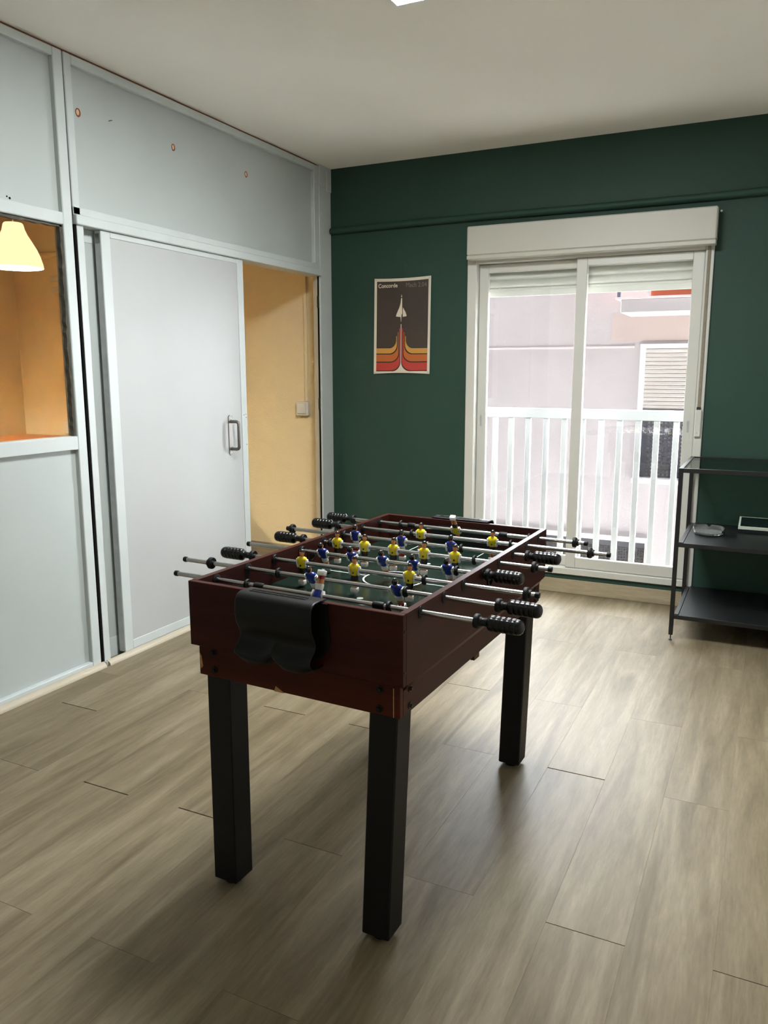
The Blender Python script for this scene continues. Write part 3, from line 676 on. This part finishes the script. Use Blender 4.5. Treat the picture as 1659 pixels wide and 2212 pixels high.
# bolts
def bolt(p, d, r=.0085, m='rubber'):
    p = Vector(p); d = Vector(d)
    mb = MB().cyl(p - d * .001, p + d * .002, r, n=16).cyl(p + d * .002, p + d * .006, r * .62, r * .5, n=6); return tp(mb, 'bolt', m)
for v, z in ((-.508, .615), (-.506, .571), (-.061, .612), (-.062, .568)):
    bolt((v, .0135, z), (0, -1, 0)); bolt((v, TL - .0135, z), (0, 1, 0))
for u in (.061, TL - .061):
    for z in (.606, .567): bolt((-.0135, u, z), (1, 0, 0), .008, 'darksteel'); bolt((-TW + .0135, u, z), (-1, 0, 0), .008, 'darksteel')
for z in (.75, .661): tp(MB().cyl((-.0002, .008, z), (.0015, .008, z), .003, n=8), 'screw', 'darksteel')
# chipped laminate
tp(MB().add([(-.335, .0128, ZB - .001), (-.305, .0128, ZB - .001), (-.318, .0128, ZB + .006), (-.330, .0128, ZB + .012), (-.335, .0142, ZB - .001), (-.305, .0142, ZB - .001), (-.318, .0142, ZB + .006), (-.330, .0142, ZB + .012)],
            [(0, 1, 2, 3), (7, 6, 5, 4), (0, 4, 5, 1), (1, 5, 6, 2), (2, 6, 7, 3), (3, 7, 4, 0)]), 'chipped_edge', 'chip')
tp(MB().add([(-.5475, .0128, .568), (-.541, .0128, .575), (-.545, .0128, .60), (-.5495, .0128, .606), (-.5475, .0142, .568), (-.541, .0142, .575), (-.545, .0142, .60), (-.5495, .0142, .606)],
            [(0, 1, 2, 3), (7, 6, 5, 4), (0, 4, 5, 1), (1, 5, 6, 2), (2, 6, 7, 3), (3, 7, 4, 0)]), 'chipped_edge', 'chip')
tp(MB().box(-.0295, -.0275, .0128, .0137, ZB + .001, ZM - .01), 'joint_strip', 'chip')
tp(MB().box(-.0235, -.0130, .44, .475, ZB - .012, ZB - .0005), 'glide_block', 'mahog_low')

# ball return hoods
def hood(end):
    path = [(.013, .7885), (-.01, .7895), (-.030, .789), (-.039, .785), (-.0445, .777), (-.046, .765), (-.046, .745), (-.043, .728), (-.034, .712), (-.029, .698), (-.030, .686), (-.038, .674), (-.048, .664), (-.053, .655), (-.052, .646), (-.045, .639), (-.033, .635), (-.018, .6335), (-.003, .635)]
    v0, v1 = -.391, -.192; n = 48; vs = []; fs = []
    def lift(v):
        t_ = (v - v0) / (v1 - v0); a = abs(math.sin(math.pi * 2 * t_)) if True else 0
        return .024 * (1 - a) ** 1.6 if .25 < t_ < .75 else .014 * (1 - a) ** 1.6
    for i in range(n + 1):
        v = v0 + (v1 - v0) * i / n
        for (u, z) in path:
            k = min(max((.70 - z) / .06, 0), 1)
            vs.append((v, u if end == 0 else TL - u, z + lift(v) * k))
    m = len(path)
    for i in range(n):
        for k in range(m - 1): fs.append((i * m + k, i * m + k + 1, (i + 1) * m + k + 1, (i + 1) * m + k))
    o = tp(MB().add(vs, fs), 'ball_return', 'hood', smooth=50, fix=False)
    sd = o.modifiers.new('thickness', 'SOLIDIFY'); sd.thickness = .003; sd.offset = 1 if end == 0 else -1
    # back plate on the board
    outl = [(-.41, .785), (-.41, .70)]
    outl += [(-.292 - .118 * math.cos(a) * (1 if math.cos(a) > 0 else 1), .70 - .062 * math.sin(a)) for a in [math.pi * k / 20 for k in range(1, 20)]]
    outl += [(-.172, .70), (-.180, .785)]
    y = (-.0005, -.0035) if end == 0 else (TL + .0005, TL + .0035)
    tp(MB().prism(outl, [], lambda v, z: Vector((v, y[0], z)), lambda v, z: Vector((v, y[1], z))), 'back_plate', 'hood', o)
    yy = (-.004, -.018) if end == 0 else (TL + .004, TL + .018)
    mb = MB().prism(rect(-.372, -.225, min(yy), max(yy)), [rect(-.369, -.228, min(yy) + .002, max(yy) - .002)], lambda a, b_: Vector((a, b_, .792)), lambda a, b_: Vector((a, b_, .7935)))
    tp(mb, 'slot_rim', 'hood', o)
    for k in range(8):
        xk = -.36 + k * .0165
        tp(MB().box(xk, xk + .009, min(yy) + .005, max(yy) - .005, .7918, .7929), 'raised_mark', 'hood', o)
    # goal mouth inside
    yi = TH if end == 0 else TL - TH; d = .004 if end == 0 else -.004
    arch = [(-.385, ZF + .001), (-.18, ZF + .001), (-.18, .750), (-.186, .760), (-.198, .766), (-.367, .766), (-.379, .760), (-.385, .750)]
    tp(MB().prism(arch, [], lambda v, z: Vector((v, yi, z)), lambda v, z: Vector((v, yi + d, z))), 'goal_mouth', 'rubber')
for e in (0, 1): hood(e)

# ---------------- figures (one mesh per team, shared)
def figure(team):
    mb = MB(); sgn = -1 if team == 'yellow' else 1     # way the figure faces along u
    # 0 shirt 1 skin 2 hair 3 white 4 shorts 5 sock
    def loft(secs, mi, n=14, p=2.6):
        vs = []; 
        for (z, a, b_, yo) in secs:
            for i in range(n):
                th = 2 * math.pi * i / n; c, s_ = math.cos(th), math.sin(th)
                vs.append((a * math.copysign(abs(c) ** (2 / p), c), sgn * (yo) + b_ * math.copysign(abs(s_) ** (2 / p), s_), z))
        m = len(secs); fs = [(k * n + i, k * n + (i + 1) % n, (k + 1) * n + (i + 1) % n, (k + 1) * n + i) for k in range(m - 1) for i in range(n)]
        fs += [tuple(range(n - 1, -1, -1)), tuple((m - 1) * n + i for i in range(n))]; mb.add(vs, fs, mi)
    loft([(-.0135, .0085, .0066, 0), (-.009, .0100, .0076, 0), (-.002, .0118, .0084, .0008), (.005, .0136, .0086, .0012), (.011, .0148, .0078, .0008), (.0145, .0135, .0064, 0), (.0168, .0088, .005, 0), (.0178, .005, .004, 0)], 0)
    for sx in (-1, 1):     # arms in white, gripping the rod
        vs0 = len(mb.v)
        loft([(-.0125, .0026, .0042, 0), (-.009, .0036, .0056, 0), (-.001, .0040, .0064, 0), (.006, .0038, .006, 0), (.0105, .0026, .0044, 0)], 3, 10)
        for v in mb.v[vs0:]: v.x += sx * (.0128 + .0018 * (v.z + .01) / .02)
    loft([(.0165, .0042, .0042, 0), (.0205, .0040, .0042, .0004)], 1, 10, 2)
    loft([(.0192, .0028, .0034, .0008), (.0208, .0050, .0056, .0008), (.0240, .0064, .0070, .0006), (.0285, .0068, .0074, .0002), (.0325, .0060, .0066, 0), (.0352, .0034, .0040, 0), (.0360, .0010, .0012, 0)], 1, 14, 2.1)
    # nose and hair cap
    loft([(.0245, .0014, .0014, .0078), (.0275, .0010, .0012, .0072)], 1, 6, 2)
    vs0 = len(mb.v)
    loft([(.0225, .0050, .0030, -.0046), (.0250, .0066, .0042, -.0042), (.0290, .0073, .0066, -.0016), (.0315, .0070, .0078, -.0002), (.0345, .0056, .0064, 0), (.0372, .0032, .0036, 0), (.0378, .0008, .0008, 0)], 2, 14, 2.1)
    # shorts, legs, socks, foot
    loft([(-.0275, .0092, .0066, 0), (-.0255, .0098, .007, 0), (-.018, .0096, .0068, 0), (-.0130, .0088, .0064, 0)], 4)
    for sx in (-1, 1):
        vs0 = len(mb.v); loft([(-.040, .0036, .0042, 0), (-.034, .0042, .0048, 0), (-.0272, .0044, .0050, 0)], 1, 10, 2.2)
        loft([(-.048, .0036, .0040, 0), (-.0475, .0038, .0042, 0), (-.0385, .0039, .0045, 0)], 5, 10, 2.2)
        for v in mb.v[vs0:]: v.x += sx * .0042
    b_ = bmesh.new(); bmesh.ops.create_cube(b_, size=1)
    for v in b_.verts: v.co = Vector((v.co.x * .0185, sgn * .0015 + v.co.y * (.0155 if v.co.z > 0 else .0135), -.0525 + v.co.z * .0125))
    bmesh.ops.bevel(b_, geom=b_.edges[:], offset=.0016, segments=2, affect='EDGES', profile=.5); mb.bm(b_, 3)
    if team == 'yellow':   # dark crest on the belly
        mb.lathe([(0, 0), (.0026, 0.0), (.0022, .0007), (0, .0008)], 12, (0, 0, 0), 'z', 2)
        for v in mb.v[-48:]: v.z, v.y = -.0055 + v.y * 1.15, sgn * (.0086 + v.z) 
    me = bpy.data.meshes.new('player')
    me.from_pydata(mb.v, [], mb.f); me.update()
    for m in ((['yellow', 'skin', 'hair', 'fwhite', 'fblack', 'skin']) if team == 'yellow' else (['blue', 'skin', 'hair', 'fwhite', 'fwhite', 'red'])): me.materials.append(MT[m])
    for p, mi in zip(me.polygons, mb.m): p.material_index = mi
    b_ = bmesh.new(); b_.from_mesh(me); bmesh.ops.recalc_face_normals(b_, faces=b_.faces[:]); b_.to_mesh(me); b_.free()
    finish_smooth(me, 50); return me
FIG = {'yellow': figure('yellow'), 'blue': figure('blue')}
def lathe_mesh(name, prof, m, n=20, rmod=None):
    mb = MB().lathe(prof, n, (0, 0, 0), 'x', rmod=rmod); me = bpy.data.meshes.new(name); me.from_pydata(mb.v, [], mb.f); me.update(); me.materials.append(MT[m])
    b_ = bmesh.new(); b_.from_mesh(me); bmesh.ops.recalc_face_normals(b_, faces=b_.faces[:]); b_.to_mesh(me); b_.free(); finish_smooth(me, 45); return me
# grip along +x: neck, ridged barrel, domed tip ; total .088
gp = [(.0, 0), (.0085, 0), (.0088, .012), (.0098, .0145), (.0140, .0165)]
for k in range(5):
    x0 = .019 + k * .0112
    gp += [(.0156, x0), (.0164, x0 + .0008), (.0167, x0 + .0052), (.0164, x0 + .0100), (.0156, x0 + .0107)]
gp += [(.0160, .0765), (.0158, .080), (.0145, .0845), (.0115, .0880), (.0065, .0902), (0, .0910)]
NG = 48
def grm(k, a):
    if k < 5 or k > len(gp) - 7: return 1
    return 1 - .06 * max(0, math.cos(6 * a)) ** 14
GRIP = lathe_mesh('grip', gp, 'grip', NG, grm)
RING = lathe_mesh('bumper_ring', [(.0, 0), (.0145, 0), (.0155, .002), (.0155, .009), (.014, .0105), (.0105, .0115), (.0095, .0165), (0, .0165)], 'rubber', 24)
STOP = lathe_mesh('stop_ring', [(.0, -.003), (.0125, -.003), (.0135, -.001), (.0135, .001), (.0125, .003), (0, .003)], 'rubber', 20)
CAP = lathe_mesh('end_cap', [(.0, -.001), (.0068, -.001), (.0073, .001), (.0073, .007), (.0066, .0095), (.0, .0102)], 'rubber', 16)
CLAMP = lathe_mesh('clamp', [(.0, -.013), (.0082, -.013), (.0088, -.011), (.0088, .011), (.0082, .013), (0, .013)], 'rubber', 18)
ZR = 0.771
WASHER = lathe_mesh('rod_washer', [(.0, -.0008), (.0142, -.0008), (.0142, .0012), (.0105, .0034), (.0, .0034)], 'rubber', 24)
PI = math.pi
# rod: u, left end, right end, left fittings, right fittings, team, players, tilt, stops, clamps, dz
rods = [
 dict(L=-.671, R=.150, lf=None, rg=.142, rr=.122, team='blue', pl=[-.258], tilt=2.75, st=[-.456, -.076], cl=[-.421, -.101]),
 dict(L=-.753, R=.150, lring=-.672, rg=.142, rr=.124, team='blue', pl=[-.355, -.119], tilt=.5, st=[-.454, -.097], cl=[]),
 dict(L=-.640, R=.176, lg=-.638, lr=-.617, rring=.157, team='yellow', pl=[-.461, -.301, -.144], tilt=.02, st=[-.104, -.548], cl=[]),
 dict(L=-.730, R=.030, rg=.022, rr=.008, team='blue', pl=[-.477, -.382, -.287, -.194, -.097], tilt=.48, st=[-.073, -.545], cl=[], dz=-.003),
 dict(L=-.640, R=.134, lg=-.634, lr=-.617, rring=.099, team='yellow', pl=[-.502, -.41, -.316, -.22, -.127], tilt=.0, st=[-.526, -.071], cl=[]),
 dict(L=-.752, R=.058, lring=-.743, rg=.050, rr=.036, team='blue', pl=[-.507, -.348, -.188], tilt=.10, st=[-.156, -.545], cl=[]),
 dict(L=-.660, R=.232, lg=-.652, lr=-.635, rring=.187, team='yellow', pl=[-.342, -.106], tilt=.0, st=[-.373, -.049], cl=[]),
 dict(L=-.670, R=.140, lg=-.666, lr=-.648, rring=.114, team='yellow', pl=[-.273], tilt=-2.55, st=[-.47, -.03], cl=[-.430, -.113]),
]
LABP = {'yellow': 'yellow-shirted player figure facing the near goal', 'blue': 'blue-shirted player figure seen from behind'}
for i, r in enumerate(rods):
    u = USR[i]; dz = r.get('dz', 0)
    y = u - TL / 2
    mb = MB().cyl((r['L'] + TW / 2, 0, 0), (r['R'] + TW / 2, 0, 0), .006, n=20)
    me = bpy.data.meshes.new('rod'); me.from_pydata(mb.v, [], mb.f); me.update(); me.materials.append(MT['chrome']); finish_smooth(me, 40)
    ro = link('rod', me, tb, (0, y, ZR + dz), (0, .0064, 0))
    X = lambda v: v + TW / 2
    for v in r['pl']:
        p = link('player', FIG[r['team']], ro, (X(v), 0, 0), (r['tilt'], 0, 0)); p['label'] = LABP[r['team']]
    for v in r['st']: link('stop_ring', STOP, ro, (X(v), 0, 0))
    for v in r['cl']: link('clamp', CLAMP, ro, (X(v), 0, 0))
    if 'rg' in r:
        link('grip', GRIP, ro, (X(r['rg'] - .006), 0, 0), (.3 * i, 0, 0)); link('bumper_ring', RING, ro, (X(r['rr']), 0, 0))
    else:
        link('end_cap', CAP, ro, (X(r['R']), 0, 0))
    if 'lg' in r:
        link('grip', GRIP, ro, (X(r['lg']), 0, 0), (.4 * i, 0, PI)); link('bumper_ring', RING, ro, (X(r['lr']), 0, 0), (0, 0, PI))
    else:
        link('end_cap', CAP, ro, (X(r['L']), 0, 0), (0, 0, PI))
    if 'rring' in r: link('bumper_ring', RING, ro, (X(r['rring']) - .008, 0, 0))
    if 'lring' in r: link('bumper_ring', RING, ro, (X(r['lring']) + .008, 0, 0), (0, 0, PI))
    for v, a in ((0.0, 0), (-TH, PI), (-TW, PI), (-TW + TH, 0)):
        link('rod_washer', WASHER, tb, (X(v), y, ZR + dz + ROLL * (v + TW / 2)), (0, 0, a))

# ================================================================== shelf unit
SX0, SX1, SY0, SY1, ST = 2.188, 3.25, -0.621, -0.03, 0.832
sh = thing('metal_shelf', 'black metal shelf unit with glass top beside the window', 'shelf', (2.72, -0.32, 0))
PT = 0.019
for x in (SX0, SX1 - PT):
    for y in (SY0, SY1 - PT):
        po_ = B('post', 'blackmetal', sh, x, x + PT, y, y + PT, 0.028, ST, bev=.001)
        mb = MB().cyl((x + PT / 2, y + PT / 2, .004), (x + PT / 2, y + PT / 2, .028), .003, n=8).cyl((x + PT / 2, y + PT / 2, 0), (x + PT / 2, y + PT / 2, .005), .009, .007, n=12)
        mb.build('levelling_foot', 'blackmetal', po_)
for y in (SY0, SY1 - PT): B('rail', 'blackmetal', sh, SX0 + PT, SX1 - PT, y, y + PT, ST - .020, ST, bev=.001)
for x in (SX0, SX1 - PT): B('rail', 'blackmetal', sh, x, x + PT, SY0 + PT, SY1 - PT, ST - .020, ST, bev=.001)
B('glass_top', 'clear', sh, SX0 + PT, SX1 - PT, SY0 + PT, SY1 - PT, ST - .008, ST - .003)
for z in (.480, .129):
    B('shelf_rail', 'blackmetal', sh, SX0 + PT, SX0 + 2 * PT, SY0 + PT, SY1 - PT, z - .018, z, bev=.001)
    B('shelf_rail', 'blackmetal', sh, SX1 - 2 * PT, SX1 - PT, SY0 + PT, SY1 - PT, z - .018, z, bev=.001)
    B('shelf_board', 'shelfboard', sh, SX0 + 2 * PT + .002, SX1 - 2 * PT - .002, SY0 + .003, SY1 - .003, z - .020, z - .0005, bev=.001)
    B('shelf_rail', 'blackmetal', sh, SX0 + PT, SX1 - PT, SY0, SY0 + .0028, z - .020, z, bev=.0005)
# glass ashtray
m_gl = bpy.data.materials.new('ashtray_glass'); m_gl.use_nodes = True
b_ = m_gl.node_tree.nodes['Principled BSDF']; b_.inputs['Base Color'].default_value = (.93, .95, .93, 1); b_.inputs['Roughness'].default_value = .03; b_.inputs['Transmission Weight'].default_value = .88; b_.inputs['IOR'].default_value = 1.48
MT['ash'] = m_gl
ax, ay, az, AR = 2.318, -0.335, .4798, .0735
pr = [(.0, 0), (.060, 0), (.066, .002), (.070, .008), (.0735, .032), (.0725, .036), (.068, .0365), (.0655, .033), (.062, .013), (.055, .010), (.0, .010)]
mb = MB().lathe(pr, 60, (ax, ay, az))
for v in mb.v:
    a = math.atan2(v.y - ay, v.x - ax); r_ = math.hypot(v.x - ax, v.y - ay)
    if v.z > az + .03 and r_ > .06:
        for c in (1.6, 1.6 + 2.094, 1.6 - 2.094):
            d = abs((a - c + PI) % (2 * PI) - PI)
            if d < .12: v.z = az + .026
tag(mb.build('ashtray', 'ash', None, smooth=40), 'round clear glass ashtray on the middle black shelf', 'ashtray')
# tablet-like device
t = thing('tablet_device', 'white-rimmed flat device with dark screen at the back of the middle shelf', 'device', (2.545, -0.15, .4798))
def wedge(name, m, parent, x0, x1, y0, y1, zf0, zb0, zf1, zb1):
    return MB().add([(x0, y0, zf0), (x1, y0, zf0), (x1, y1, zb0), (x0, y1, zb0), (x0, y0, zf1), (x1, y0, zf1), (x1, y1, zb1), (x0, y1, zb1)],
                    [(0, 3, 2, 1), (4, 5, 6, 7), (0, 1, 5, 4), (1, 2, 6, 5), (2, 3, 7, 6), (3, 0, 4, 7)]).build(name, m, parent)
wedge('device_base', 'dblack', t, 2.450, 2.650, -.222, -.075, .4798, .4798, .497, .524)
wedge('device_rim', 'dwhite', t, 2.447, 2.653, -.225, -.072, .497, .524, .509, .536)
wedge('device_screen', 'screen', t, 2.456, 2.644, -.214, -.082, .5100, .5335, .5118, .5353)
MB().tube([(2.60, -.071, .515), (2.602, -.06, .53), (2.606, -.05, .56), (2.612, -.046, .60), (2.63, -.044, .63)], .0025, 8).build('cable', 'dblack', t, smooth=60)

# ================================================================== ceiling light panel
def led(x0, x1, y0, y1, label):
    t = thing('ceiling_light', label, 'ceiling light', ((x0 + x1) / 2, (y0 + y1) / 2, H - .02))
    mb = MB().prism(rect(x0 - .014, x1 + .014, y0 - .014, y1 + .014), [rect(x0, x1, y0, y1)], lambda x, y: Vector((x, y, H - .012)), lambda x, y: Vector((x, y, H - .0005)))
    mb.build('frame', 'lampframe', t); B('diffuser', 'panel', t, x0 + .0005, x1 - .0005, y0 + .0005, y1 - .0005, H - .011, H - .004)
led(1.315, 1.915, -2.445, -1.845, 'square white LED panel on the ceiling above the foosball table')
